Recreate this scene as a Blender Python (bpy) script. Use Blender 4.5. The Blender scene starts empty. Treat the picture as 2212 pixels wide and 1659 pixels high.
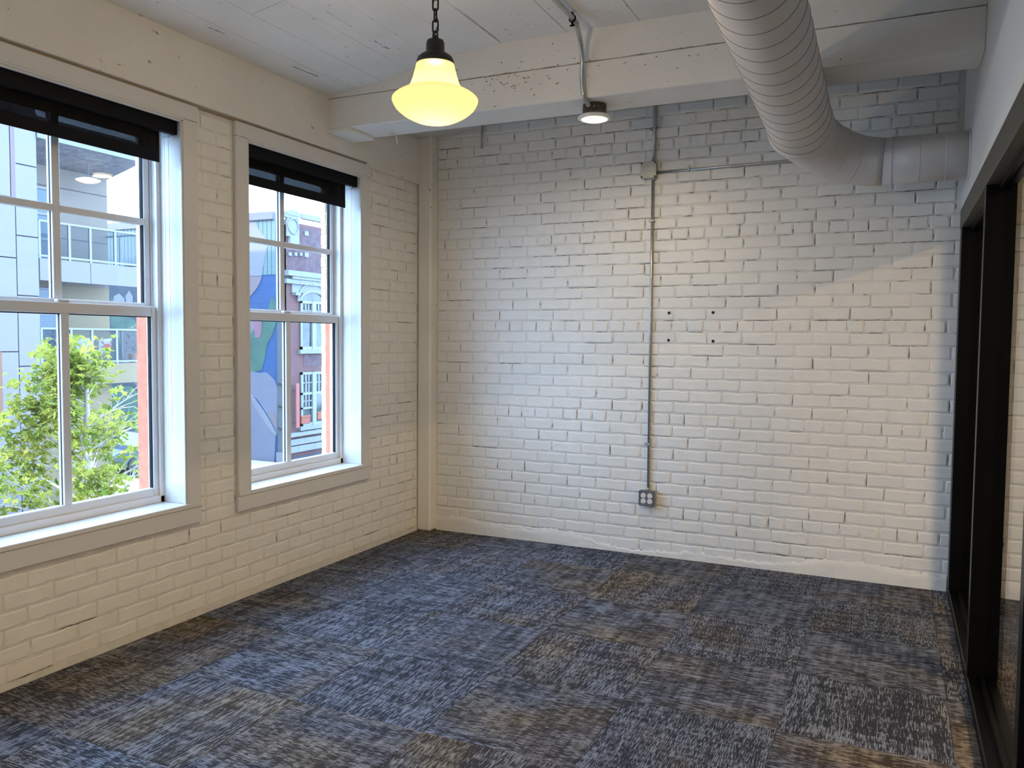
import bpy, bmesh, math, random
from mathutils import Vector, Matrix
S=bpy.context.scene; COL=S.collection
random.seed(7)
# ------------------------------------------------------------------ camera
CAM=Vector((3.158,0.0,1.41)); FPX=1769.7; YAW,PIT,ROL=-.4367,-.05396,.0087
fw=Vector((math.sin(YAW)*math.cos(PIT),math.cos(YAW)*math.cos(PIT),math.sin(PIT)))
rt=Vector((math.cos(YAW),-math.sin(YAW),0)); up=rt.cross(fw)
RT=rt*math.cos(ROL)+up*math.sin(ROL); UP=-rt*math.sin(ROL)+up*math.cos(ROL)
cd=bpy.data.cameras.new('camera'); cam=bpy.data.objects.new('camera',cd); COL.objects.link(cam)
cd.sensor_fit='HORIZONTAL'; cd.sensor_width=36; cd.lens=FPX/2212*36; cd.clip_start=.02; cd.clip_end=500
M=Matrix((RT,UP,-fw)).transposed().to_4x4(); M.translation=CAM; cam.matrix_world=M
S.camera=cam
# ------------------------------------------------------------------ light and exposure
S.view_settings.view_transform='Standard'; S.view_settings.look='None'; S.view_settings.gamma=1
S.view_settings.use_curve_mapping=False; S.view_settings.exposure=0.10
SKY=14; SUN=7
PENDANT=95; HALL=135; REAR=48
w=bpy.data.worlds.new('sky'); S.world=w; w.use_nodes=True
bg=w.node_tree.nodes['Background']; bg.inputs[0].default_value=(.42,.65,1,1); bg.inputs[1].default_value=SKY
def lamp(name,kind,loc,energy,color,rot=(0,0,0),**kw):
    l=bpy.data.lights.new(name,kind); l.energy=energy; l.color=color
    for k,v in kw.items(): setattr(l,k,v)
    o=bpy.data.objects.new(name,l); o.location=loc; o.rotation_euler=rot; COL.objects.link(o); return o
sun=lamp('sun','SUN',(0,0,20),SUN,(1,.90,.74),angle=.01)
sun.rotation_euler=Vector((.085,.80,-.62)).to_track_quat('-Z','Y').to_euler()
# unseen fill lamp added behind the camera; ceiling lamp of the room beyond the glass
lamp('fill_light_behind','AREA',(1.7,-1.6,2.9),REAR,(1,.86,.69),shape='DISK',size=.9)
lamp('ceiling_light_hall','AREA',(5.5,1.9,2.71),HALL,(1,.71,.38),shape='RECTANGLE',size=.12,size_y=1.8)
# ------------------------------------------------------------------ helpers
def at(px,py,ax,v):
    d=RT*((px-1106)/FPX)-UP*((py-829.5)/FPX)+fw
    return CAM+d*((v-CAM[ax])/d[ax])
def link(name,me,mat=None,parent=None,loc=None):
    o=bpy.data.objects.new(name,me)
    if mat and not me.materials: me.materials.append(mat)
    COL.objects.link(o)
    if parent: o.parent=parent
    if loc: o.location=loc
    return o
def tag(o,label,cat,group=None,kind=None):
    o['label']=label; o['category']=cat
    if group:o['group']=group
    if kind:o['kind']=kind
    return o
def thing(name,label,cat,loc=(0,0,0),group=None):
    o=bpy.data.objects.new(name,None); COL.objects.link(o); o.location=loc; o.empty_display_size=.1
    return tag(o,label,cat,group)
def struct(o): o['kind']='structure'; return o
class MB:
    def __init__(s): s.b=bmesh.new()
    def box(s,x0,x1,y0,y1,z0,z1,bev=0):
        if x0>x1:x0,x1=x1,x0
        if y0>y1:y0,y1=y1,y0
        v=[s.b.verts.new(p) for p in ((x0,y0,z0),(x1,y0,z0),(x1,y1,z0),(x0,y1,z0),(x0,y0,z1),(x1,y0,z1),(x1,y1,z1),(x0,y1,z1))]
        fs=[s.b.faces.new([v[i] for i in q]) for q in ((0,3,2,1),(4,5,6,7),(0,1,5,4),(1,2,6,5),(2,3,7,6),(3,0,4,7))]
        if bev:
            es=list({e for f in fs for e in f.edges}); bmesh.ops.bevel(s.b,geom=es,offset=bev,segments=1,affect='EDGES')
        return s
    def prism(s,pts,axis,a,b):
        def mk(p,t):
            p=list(p); p.insert(axis,t); return s.b.verts.new(p)
        A=[mk(p,a) for p in pts]; B=[mk(p,b) for p in pts]; n=len(pts)
        s.b.faces.new(A); s.b.faces.new(B[::-1])
        for i in range(n): s.b.faces.new((A[i],B[i],B[(i+1)%n],A[(i+1)%n]))
        return s
    def tube(s,pts,r,n=10,caps=True,closed=False):
        pts=[Vector(p) for p in pts]; rs=r if isinstance(r,(list,tuple)) else [r]*len(pts); rings=[]; N=len(pts); u=None
        for i,p in enumerate(pts):
            if closed: t=(pts[(i+1)%N]-pts[i-1])
            else: t=(pts[min(i+1,N-1)]-pts[max(i-1,0)])
            t.normalize()
            if u is None:
                u=t.cross(Vector((0,0,1)))
                if u.length<.1:u=t.cross(Vector((0,1,0)))
            u=(u-t*u.dot(t)).normalized(); v=t.cross(u)
            rings.append([s.b.verts.new(p+(u*math.cos(2*math.pi*k/n)+v*math.sin(2*math.pi*k/n))*rs[i]) for k in range(n)])
        for i in range(N if closed else N-1):
            a,b=rings[i],rings[(i+1)%N]
            for k in range(n): s.b.faces.new((a[k],a[(k+1)%n],b[(k+1)%n],b[k]))
        if caps and not closed: s.b.faces.new(rings[0][::-1]); s.b.faces.new(rings[-1])
        return s
    def lathe(s,prof,c=(0,0,0),n=48):
        rings=[]
        for r,z in prof:
            if r<1e-5: rings.append([s.b.verts.new((c[0],c[1],c[2]+z))])
            else: rings.append([s.b.verts.new((c[0]+r*math.cos(2*math.pi*k/n),c[1]+r*math.sin(2*math.pi*k/n),c[2]+z)) for k in range(n)])
        for a,b in zip(rings,rings[1:]):
            for k in range(n):
                q=[a[k%len(a)],a[(k+1)%len(a)],b[(k+1)%len(b)],b[k%len(b)]]; q2=[]
                for v in q:
                    if v not in q2:q2.append(v)
                if len(q2)>2: s.b.faces.new(q2)
        return s
    def mesh(s,name,smooth=False,recalc=True):
        if recalc: bmesh.ops.recalc_face_normals(s.b,faces=s.b.faces)
        me=bpy.data.meshes.new(name); s.b.to_mesh(me); s.b.free()
        if smooth:
            for p in me.polygons:p.use_smooth=True
        return me
    def build(s,name,mat,parent=None,smooth=False,loc=None,auto=False):
        me=s.mesh(name,smooth or auto); o=link(name,me,mat,parent,loc)
        if auto: me.set_sharp_from_angle(angle=math.radians(35))
        return o
def BX(name,mat,parent,*b,bev=0,kind=None):
    o=MB().box(*b,bev=bev).build(name,mat,parent)
    if kind:o['kind']=kind
    return o
# ------------------------------------------------------------------ materials
def mat(name,col,rough=.5,metal=0,spec=None,emit=None,es=0,noise=None,bump=None,chips=None):
    """noise=(scale,amount) colour mottling; bump=(scale,strength,dist); chips=(scale,threshold,colour,stretch)"""
    m=bpy.data.materials.new(name); m.use_nodes=True; nt=m.node_tree; N=nt.nodes; L=nt.links
    b=N['Principled BSDF']; b.inputs['Base Color'].default_value=(*col,1); b.inputs['Roughness'].default_value=rough
    b.inputs['Metallic'].default_value=metal
    if spec is not None:b.inputs['Specular IOR Level'].default_value=spec
    if emit: b.inputs['Emission Color'].default_value=(*emit,1); b.inputs['Emission Strength'].default_value=es
    geo=N.new('ShaderNodeNewGeometry'); out=None
    def nz(scale,detail=4,rough=.55,stretch=None):
        n=N.new('ShaderNodeTexNoise'); n.inputs['Scale'].default_value=scale; n.inputs['Detail'].default_value=detail; n.inputs['Roughness'].default_value=rough
        if stretch:
            mp=N.new('ShaderNodeMapping'); mp.inputs['Scale'].default_value=stretch; L.new(geo.outputs['Position'],mp.inputs[0]); L.new(mp.outputs[0],n.inputs['Vector'])
        else: L.new(geo.outputs['Position'],n.inputs['Vector'])
        return n
    if noise:
        n=nz(noise[0]); r=N.new('ShaderNodeMapRange'); r.inputs[1].default_value=.3; r.inputs[2].default_value=.7
        r.inputs[3].default_value=1-noise[1]; r.inputs[4].default_value=1+noise[1]*.5; L.new(n.outputs[0],r.inputs[0])
        v=N.new('ShaderNodeVectorMath'); v.operation='SCALE'; v.inputs[0].default_value=col; L.new(r.outputs[0],v.inputs['Scale']); out=v.outputs[0]
    if chips:
        sc,th,cc,st=chips; n=nz(sc,3,.6,st); big=nz(1.7,2)
        ad=N.new('ShaderNodeMath'); ad.operation='MULTIPLY_ADD'; L.new(big.outputs[0],ad.inputs[0]); ad.inputs[1].default_value=.35; L.new(n.outputs[0],ad.inputs[2])
        r=N.new('ShaderNodeMapRange'); r.inputs[1].default_value=th; r.inputs[2].default_value=th+.02; L.new(ad.outputs[0],r.inputs[0])
        mx=N.new('ShaderNodeMix'); mx.data_type='RGBA'; L.new(r.outputs[0],mx.inputs[0])
        if out: L.new(out,mx.inputs[6])
        else: mx.inputs[6].default_value=(*col,1)
        mx.inputs[7].default_value=(*cc,1); out=mx.outputs[2]
    if out: L.new(out,b.inputs['Base Color'])
    if bump:
        n=nz(bump[0],6,.6); bp=N.new('ShaderNodeBump'); bp.inputs['Strength'].default_value=bump[1]; bp.inputs['Distance'].default_value=bump[2]
        L.new(n.outputs[0],bp.inputs['Height']); L.new(bp.outputs[0],b.inputs['Normal'])
    return m
PW=(.80,.785,.74)
m_paint=mat('white_masonry_paint',PW,.42,noise=(3,.06),bump=(55,.35,.004))
m_brick=mat('painted_brick',PW,.45,noise=(9,.05),bump=(36,.28,.005))
m_mortar=mat('painted_mortar',(.72,.705,.66),.55,noise=(14,.12),bump=(90,.6,.004))
m_plaster=mat('painted_concrete',PW,.5,noise=(2.2,.07),bump=(28,.35,.006),chips=(34,.905,(.30,.27,.22),(1,.5,1)))
m_plank=mat('painted_ceiling_board',(.79,.785,.755),.55,noise=(2.5,.07),bump=(22,.35,.005),chips=(30,.915,(.27,.25,.21),(1,.22,1)))
m_crack=mat('bare_joint',(.10,.085,.065),.9,noise=(30,.3))
m_chip=mat('bare_patch',(.27,.24,.20),.9,noise=(60,.6))
m_dark_gap=mat('board_joint',(.45,.43,.39),.9,noise=(8,.6))
m_drywall=mat('white_drywall',(.76,.77,.76),.6,bump=(160,.1,.001))
m_trim=mat('white_trim_paint',(.68,.675,.66),.35,bump=(40,.04,.001))
m_trimshadow=mat('brown_gap_shadow',(.36,.28,.20),.8)
m_sash=mat('white_vinyl_sash',(.70,.70,.695),.3)
m_black=mat('black_window_metal',(.004,.005,.008),.6,spec=.15)
m_frame=mat('black_partition_frame',(.003,.003,.003),.35,spec=.12)
m_header=mat('black_header_sheen',(.07,.064,.052),.5)  # black metal header, its sheen put into a lighter brown
m_emt=mat('galvanised_conduit',(.52,.54,.54),.33,metal=.85,noise=(25,.15))
m_box=mat('galvanised_box',(.40,.42,.40),.42,metal=.6,noise=(40,.2))
m_oldbox=mat('stained_box',(.16,.15,.12),.5,metal=.5,noise=(60,.6))
m_gray=mat('grey_cover_plate',(.17,.175,.18),.5,metal=.3)
m_white=mat('white_plastic',(.85,.84,.80),.35)
m_slot=mat('dark_slot',(.02,.02,.02),.6)
m_iron=mat('black_iron',(.012,.013,.012),.45)
m_duct=mat('white_spiral_duct',(.66,.63,.60),.38,noise=(4,.08),bump=(20,.1,.003))
m_seam=mat('duct_seam',(.24,.21,.19),.6)
m_redbrick=mat('red_brick',(.30,.095,.055),.8,noise=(25,.25),bump=(60,.4,.005))
def glass(name,tint=(1,1,1),refl=.06):
    m=bpy.data.materials.new(name); m.use_nodes=True; nt=m.node_tree; N=nt.nodes; N.clear()
    o=N.new('ShaderNodeOutputMaterial'); mx=N.new('ShaderNodeMixShader'); t=N.new('ShaderNodeBsdfTransparent'); g=N.new('ShaderNodeBsdfGlossy')
    lw=N.new('ShaderNodeLayerWeight'); lw.inputs[0].default_value=.5
    fr=N.new('ShaderNodeMath'); fr.operation='POWER'; nt.links.new(lw.outputs['Facing'],fr.inputs[0]); fr.inputs[1].default_value=5
    f2=N.new('ShaderNodeMath'); f2.operation='MULTIPLY_ADD'; nt.links.new(fr.outputs[0],f2.inputs[0]); f2.inputs[1].default_value=.9; f2.inputs[2].default_value=.035; fr=f2; t.inputs[0].default_value=(*tint,1); g.inputs['Roughness'].default_value=.01
    ml=N.new('ShaderNodeMath'); ml.operation='MULTIPLY'; ml.inputs[1].default_value=refl; nt.links.new(fr.outputs[0],ml.inputs[0])
    nt.links.new(ml.outputs[0],mx.inputs[0]); nt.links.new(t.outputs[0],mx.inputs[1]); nt.links.new(g.outputs[0],mx.inputs[2]); nt.links.new(mx.outputs[0],o.inputs[0]); return m
m_glass=glass('window_glass',(.97,.985,.99),1.0)
m_pglass=glass('partition_glass',(.93,.93,.92),.8)
def mixmat(name,a,b,f):
    m=bpy.data.materials.new(name); m.use_nodes=True; nt=m.node_tree; N=nt.nodes; N.clear()
    o=N.new('ShaderNodeOutputMaterial'); mx=N.new('ShaderNodeMixShader'); mx.inputs[0].default_value=f
    for i,(k,c,s) in enumerate((a,b)):
        n=N.new(k); n.inputs[0].default_value=(*c,1)
        if k=='ShaderNodeEmission': n.inputs[1].default_value=s
        nt.links.new(n.outputs[0],mx.inputs[1+i])
    nt.links.new(mx.outputs[0],o.inputs[0]); return m
m_shade_cloth=mixmat('black_solar_cloth',('ShaderNodeBsdfDiffuse',(.012,.011,.010),0),('ShaderNodeBsdfTransparent',(1,1,1),0),.09)
# opal glass: glows and lets its bulb's light out
m_opal=mixmat('opal_lamp_glass',('ShaderNodeBsdfTranslucent',(.011,.0078,.0036),0),('ShaderNodeBsdfTransparent',(1,.93,.75),0),.12)
m_lens=mat('lit_lens',(.9,.9,.8),.4,emit=(1,.80,.46),es=9)
nt_=m_opal.node_tree; em_=nt_.nodes.new('ShaderNodeEmission'); em_.inputs[0].default_value=(1,.74,.30,1); em_.inputs[1].default_value=.48
ad_=nt_.nodes.new('ShaderNodeAddShader'); mx_=nt_.nodes['Mix Shader']; o_=nt_.nodes['Material Output']; nt_.links.new(mx_.outputs[0],ad_.inputs[0]); nt_.links.new(em_.outputs[0],ad_.inputs[1]); nt_.links.new(ad_.outputs[0],o_.inputs[0])
def carpet():
    m=bpy.data.materials.new('carpet_tile'); m.use_nodes=True; nt=m.node_tree; N=nt.nodes; L=nt.links; b=N['Principled BSDF']
    b.inputs['Roughness'].default_value=.95; b.inputs['Specular IOR Level'].default_value=.15
    tc=N.new('ShaderNodeTexCoord'); oi=N.new('ShaderNodeObjectInfo')
    off=N.new('ShaderNodeVectorMath'); off.operation='MULTIPLY_ADD'; L.new(oi.outputs['Random'],off.inputs[0]); off.inputs[1].default_value=(31,17,5); L.new(tc.outputs['Object'],off.inputs[2])
    def nz(st,scale=1,detail=2,rough=.5):
        mp=N.new('ShaderNodeMapping'); mp.inputs['Scale'].default_value=st; L.new(off.outputs[0],mp.inputs[0])
        n=N.new('ShaderNodeTexNoise'); n.inputs['Scale'].default_value=scale; n.inputs['Detail'].default_value=detail; n.inputs['Roughness'].default_value=rough
        L.new(mp.outputs[0],n.inputs['Vector']); return n.outputs[0]
    def mr(x,a,b_,c=0,d=1):
        r=N.new('ShaderNodeMapRange'); L.new(x,r.inputs[0]); r.inputs[1].default_value=a; r.inputs[2].default_value=b_; r.inputs[3].default_value=c; r.inputs[4].default_value=d; return r.outputs[0]
    def op(o,a,b_):
        n=N.new('ShaderNodeMath'); n.operation=o
        for i,x in enumerate((a,b_)):
            if isinstance(x,(int,float)): n.inputs[i].default_value=x
            else: L.new(x,n.inputs[i])
        return n.outputs[0]
    threads=nz((24,280,1),1,2,.65)          # yarn dashes running along x
    bands=nz((2.4,34,1),1,3,.65); cross=nz((34,3.0,1),1,2,.6); blot=nz((9,11,1),1,3,.6)
    dens=op('ADD',op('ADD',op('MULTIPLY',bands,.55),op('MULTIPLY',cross,.5)),op('MULTIPLY',blot,.35))
    t=op('ADD',threads,op('MULTIPLY',op('SUBTRACT',dens,.70),.60))
    mask=mr(t,.50,.57)
    hue=mr(op('ADD',nz((2,3,1),1,1),op('MULTIPLY',op('SUBTRACT',oi.outputs['Random'],.5),.35)),.44,.82)
    warm=N.new('ShaderNodeMix'); warm.data_type='RGBA'; L.new(hue,warm.inputs[0]); warm.inputs[6].default_value=(.205,.225,.285,1); warm.inputs[7].default_value=(.26,.225,.18,1)
    dk=N.new('ShaderNodeMix'); dk.data_type='RGBA'; L.new(hue,dk.inputs[0]); dk.inputs[6].default_value=(.030,.034,.045,1); dk.inputs[7].default_value=(.050,.038,.030,1)
    mx=N.new('ShaderNodeMix'); mx.data_type='RGBA'; L.new(mask,mx.inputs[0]); L.new(dk.outputs[2],mx.inputs[6]); L.new(warm.outputs[2],mx.inputs[7])
    L.new(mx.outputs[2],b.inputs['Base Color'])
    bp=N.new('ShaderNodeBump'); bp.inputs['Strength'].default_value=.6; bp.inputs['Distance'].default_value=.002; L.new(threads,bp.inputs['Height']); L.new(bp.outputs[0],b.inputs['Normal'])
    return m
m_carpet=carpet()
# ------------------------------------------------------------------ room shell
YB=5.22; XR=3.467; Y0=-4.6; XH=6.2
WY=[(3.388,4.422),(1.923,2.957),(.458,1.492),(-1.007,.027)]   # window openings along the left wall
ZS,ZH=.585,2.455; XO=-.31
floor=struct(BX('floor',m_mortar,None,XO,XH,Y0,YB+.3,-.25,-.008))
tm=MB().box(-.2872,.2872,-.2872,.2872,-.006,0,bev=.0015).mesh('carpet_tile')
tx=[-.065+.575*i for i in range(-0,11)]; P=.575
def tile_at(x0,x1,y0,y1,rot):
    cx,cy=(x0+x1)/2,(y0+y1)/2
    if abs((x1-x0)-P)<1e-4 and abs((y1-y0)-P)<1e-4: me=tm; rz=rot
    else:
        hx,hy=(x1-x0)/2-.0003,(y1-y0)/2-.0003
        if rot%2: hx,hy=hy,hx
        me=MB().box(-hx,hx,-hy,hy,-.006,0,bev=.0015).mesh('carpet_tile'); rz=rot
    o=link('carpet_tile',me,m_carpet,floor,(cx,cy,0)); o.rotation_euler=(0,0,rz*math.pi/2)
ntile=0
for i,x0 in enumerate(tx):
    x1=x0+P
    for j in range(-13,4):
        y0=3.05+P*j; y1=min(y0+P,YB); a0=max(x0,.001); 
        if y0>=YB-.02: continue
        rot=(i+j)%2+2*random.randint(0,1)
        parts=[(a0,x1)]
        if a0<XR<x1: parts=[(a0,XR),(XR+.105,x1)]
        for a,b in parts:
            if b-a<.02 or a>XH: continue
            tile_at(a,min(b,XH),max(y0,Y0),y1,rot)
# ---- left wall
wl=MB()
ys=[Y0]+[v for a,b in WY[::-1] for v in (a,b)]+[YB+.3]
for i in range(0,len(ys),2): wl.box(XO,-.001,ys[i],ys[i+1],-.25,3.3)
for a,b in WY: wl.box(XO,-.001,a,b,-.25,ZS-.03); wl.box(XO,-.001,a,b,ZH+.012,3.3)
wall_left=struct(wl.build('wall_left',m_mortar))
BX('upper_band',m_plaster,wall_left,-.001,.034,Y0,4.475,2.547,3.02,bev=.004)
BX('gap_shadow_strip',m_trimshadow,wall_left,-.001,.008,Y0,4.475,2.5345,2.547)  # strip in the gap; the shadow under the band is its brown colour
BX('upper_wall_panel',m_plaster,wall_left,-.001,.014,4.476,5.125,2.525,3.02)
# ---- painted bricks
def brick_mesh(L,H,D,seed,j=.003,name='brick'):
    """front faces -Y, centred; back edge at y=0, face at y=-D"""
    r=random.Random(seed); hx,hz=L/2-.0042,H/2-.0042; b=bmesh.new()
    nx=5 if L>.15 else 3
    per=[(-hx+2*hx*i/nx,-hz) for i in range(nx)]+[(hx,-hz)]+[(hx,0)]+[(hx-2*hx*i/nx,hz) for i in range(nx)]+[(-hx,hz),(-hx,0)]
    outer=[];inner=[]; ins=.0065
    for x,z in per:
        x+=r.uniform(-j,j); z+=r.uniform(-j,j)
        outer.append(b.verts.new((x*1.004,0,z*1.01)))
        xi=math.copysign(max(abs(x)-(ins if abs(abs(x)-hx)<.004 else 0),0),x); zi=math.copysign(max(abs(z)-ins,0),z) if abs(z)>.01 else z
        inner.append(b.verts.new((xi,-D+r.uniform(-.0008,.0008),zi)))
    n=len(per)
    for i in range(n): b.faces.new((outer[i],outer[(i+1)%n],inner[(i+1)%n],inner[i]))
    b.faces.new(inner); bmesh.ops.recalc_face_normals(b,faces=b.faces)
    me=bpy.data.meshes.new(name); b.to_mesh(me); b.free()
    for p in me.polygons:p.use_smooth=len(p.vertices)<5
    me.materials.append(m_brick); return me
ST=[brick_mesh(.2093,.0735,.0056+.0005*(i%4),i) for i in range(12)]
HD=[brick_mesh(.1047,.0735,.0056+.0005*(i%4),50+i) for i in range(8)]
def zrow(k): return .904+.0757*k-.00009*k*k
class Crack:
    def __init__(s): s.b=bmesh.new(); s.r=random.Random(3)
    def line(s,p,q,w,nrm):
        """jagged ribbon from p to q lying in the wall plane"""
        p,q=Vector(p),Vector(q); d=q-p; n=max(3,int(d.length/.018)); side=d.normalized().cross(Vector(nrm)); pr=None
        for i in range(n+1):
            c=p+d*(i/n)+side*s.r.uniform(-.0012,.0012); ww=w*s.r.uniform(.25,1)*(.15 if i in(0,n) else 1)
            a,b_=s.b.verts.new(c+side*ww/2),s.b.verts.new(c-side*ww/2)
            if pr: s.b.faces.new((pr[0],a,b_,pr[1]))
            pr=(a,b_)
def brick_wall(wall,place,rows,xr,zf,phase,headers,cam_d,limit,crack_d,holes,seed,proud=0):
    """place(u,z)->(loc,rotz); xr(k)->list of (u0,u1) spans"""
    r=random.Random(seed); items=[]; cr=Crack()
    for k in rows:
        z=zf(k); H=zf(k+.5)-zf(k-.5); hd=headers(k); L=.10465 if hd else .2093
        base=phase(k)
        for (u0,u1) in xr(k):
            n=math.floor((u0-base)/L); u=base+n*L; cuts=[u0]; 
            while u<u1:
                u+=L
                c=u+r.uniform(-.007,.007)
                if u0+.035<c<u1-.035: cuts.append(c)
            cuts.append(u1)
            for a,b in zip(cuts,cuts[1:]):
                c=(a+b)/2; items.append((cam_d(c,z),c,z,b-a,H,hd or b-a<.14))
                dh,dv=crack_d(c,z)
                loc=lambda uu,zz:place(uu,zz)
                if r.random()<dh:
                    f0,f1=sorted((r.uniform(-.1,1.1),r.uniform(-.1,1.1)))
                    if r.random()<.5:f0,f1=0,1
                    if (f1-f0)*(b-a)>.03: cr.line(loc(a+(b-a)*f0,z-H/2+.001),loc(a+(b-a)*f1,z-H/2+.001),r.uniform(.0022,.0055),place.n)
                if r.random()<dv:
                    h0=r.uniform(-.5,.1); h1=r.uniform(h0+.3,.5)
                    if r.random()<.35:h0,h1=-.5,.5
                    cr.line(loc(b+r.uniform(-.002,.002),z+H*h0),loc(b+r.uniform(-.002,.002),z+H*h1),r.uniform(.0025,.0065),place.n)
    items.sort(key=lambda t:t[0])
    rest=bmesh.new()
    for i,(d,c,z,L,H,hd) in enumerate(items):
        me=r.choice(HD if hd else ST); s=L/(.10465 if hd else .2093)
        mtx=place.m(c,z,r.uniform(-.0012,.0012)) @ Matrix.Diagonal((s,place.f(c,z),H/.0735,1))
        if i<limit:
            o=bpy.data.objects.new('brick',me); COL.objects.link(o); o.parent=wall; o.matrix_local=mtx
        else:
            t=bmesh.new(); t.from_mesh(me); bmesh.ops.transform(t,matrix=mtx,verts=t.verts); tmp=bpy.data.meshes.new('t'); t.to_mesh(tmp); t.free(); rest.from_mesh(tmp); bpy.data.meshes.remove(tmp)
    if len(items)>limit:
        me=bpy.data.meshes.new('brickwork'); rest.to_mesh(me); o=link('brickwork',me,m_brick,wall); o['kind']='stuff'
    rest.free()
    me=bpy.data.meshes.new('open_joints'); cr.b.to_mesh(me); cr.b.free(); o=link('open_joints',me,m_crack,wall); o['kind']='stuff'
class PB:   # back wall, facing -Y
    n=(0,-1,0)
    def f(s,u,z): return min(1,.45+.6*max(0,u-.3)) if z>.25 else .8
    def __call__(s,u,z): return (u,YB-.0012,z)
    def m(s,u,z,dd): return Matrix.Translation((u,YB+dd,z))
class PL:   # left wall, facing +X
    n=(1,0,0)
    def f(s,u,z): return .40
    def __call__(s,u,z): return (.0004,u,z)
    def m(s,u,z,dd): return Matrix.Translation((dd-.001,u,z)) @ Matrix.Rotation(math.pi/2,4,'Z')
wall_back=struct(BX('wall_back',m_mortar,None,0,XH,YB,YB+.3,-.25,3.3))
def bx_spans(k): return [(.113,4.4)] if zrow(k)<2.1 else [(.113,3.44)]
def bcrack(u,z):
    # paint is broken open mostly in the upper right of the wall, hardly at the left and low down
    t=min(1,max(0,(z-1.25)/.9)); side=min(1,max(.12,(u-.35)/.9)); 
    if z<.22: return (.45,.25)
    return (.12+.78*t*side,.30+.45*side*(.5+.5*t)) if z>1.0 else (.07,.34)
brick_wall(wall_back,PB(),range(-11,28),bx_spans,zrow,lambda k:(1.427 if k%8==0 else (1.873 if k%2 else 1.978)),lambda k:k%8==0,
    lambda u,z:(Vector((u,YB,z))-CAM).length,300,bcrack,None,11)
def lz(k): return .350+.0712*k
def lspans(k):
    z=lz(k)
    if z<.47: return [(-2.2,5.12)]
    if z<2.5: return [(-2.2,-1.096),(.116,.370),(1.580,1.835),(3.046,3.292),(4.512,5.12)]
    return []
brick_wall(wall_left,PL(),range(-4,31),lspans,lz,lambda k:(.05 if k%2 else .155),lambda k:k%8==3,
    lambda u,z:(Vector((0,u,z))-CAM).length,300,lambda u,z:((.10,.10) if z<.5 else (.22,.16)) if u<4.5 else (.3,.3),None,5)
# rough render at the foot of the back wall
b=bmesh.new(); r=random.Random(2); nx_=150; G=[]
for i in range(nx_+1):
    x=.113+(3.463-.113)*i/nx_; h=.075+.035*math.sin(x*2.3+.4)+.02*math.sin(x*7)+r.uniform(-.012,.012)
    G.append([b.verts.new((x,YB-(.0095+r.uniform(-.0028,.0028)) if k<5 else YB-.002,-.008+(h+.008)*k/5)) for k in range(6)])
for A_,B_ in zip(G,G[1:]):
    for k in range(5): b.faces.new((A_[k],B_[k],B_[k+1],A_[k+1]))
me=bpy.data.meshes.new('foot_render'); b.to_mesh(me); b.free()
for p_ in me.polygons:p_.use_smooth=True
link('foot_render',me,m_brick,wall_back)
for hx,hz in ((1.835,1.591),(2.115,1.592),(1.835,1.416),(2.119,1.412)):
    o=MB().lathe([(0,0),(.0085,0),(.0095,.001),(.0065,.004)],n=12).build('anchor_hole',m_slot,wall_back,loc=(hx,YB-.0097,hz)); o.rotation_euler=(math.pi/2,0,0)
struct(BX('trim_1',m_plaster,None,0,.112,5.125,YB+.01,0,3.05,bev=.012))      # boxed pipe chase in the corner
# ---- ceiling of painted boards between and behind the beam
def cz(x): t=max(0,min(1,(1.15-x)/1.15)); return 3.003-.152*t*t*(3-2*t)*.55-.152*.45*t
ceiling=struct(BX('ceiling',m_dark_gap,None,XO,XH,Y0,YB+.3,3.035,3.3))
bk=MB(); xsc=[i*.1 for i in range(-1,13)]
bk.prism([(x,cz(x)+.009) for x in xsc]+[(1.2,3.04),(-.1,3.04)],1,Y0,YB).build('board_backing',m_dark_gap,ceiling)
r=random.Random(9); x=1.762-.192*10
while x<XR:
    x1=x+.192; a=max(x,0); e=min(x1,XR)
    if e-a>.02:
        cuts=sorted([Y0]+[r.uniform(-3,-1),r.uniform(.5,3.2)]+[4.30]); segs=list(zip(cuts,cuts[1:]))+[(4.301,YB)]
        for c0,c1 in segs:
            g=.0008; o=MB().prism([(a+g,cz(a)),(e-g,cz(e)),(e-g,cz(e)+.014),(a+g,cz(a)+.014)],1,c0+g,c1-g).build('ceiling_board',m_plank,ceiling)
            o.location.z=r.uniform(-.0012,.0012)
    x=x1
# ---- beam
bm=MB(); bm.box(.0,XR,4.065,4.33,2.66,3.0,bev=.004)
beam=struct(bm.build('trim_2',m_plaster))
jr=random.Random(4)
BX('beam_board',m_plaster,beam,.0,XR,4.05,4.066,2.842,3.01,bev=.003); BX('beam_board',m_plaster,beam,.0,XR,4.052,4.066,2.660,2.839,bev=.004)
BX('end_block',m_plaster,beam,.0,.19,4.05,4.30,2.636,2.661,bev=.003)
nl=MB().tube([at(842,287,2,2.655),at(856,293,2,2.652)+Vector((0,0,-.002)),at(856,293,2,2.652)+Vector((.002,0,-.012)),at(857,294,2,2.652)+Vector((.004,0,-.045))],.0035,8)
tag(nl.build('bent_nail',m_paint,None,True),'bent white-painted nail under the beam, left of the pendant lamp','nail')
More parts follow.
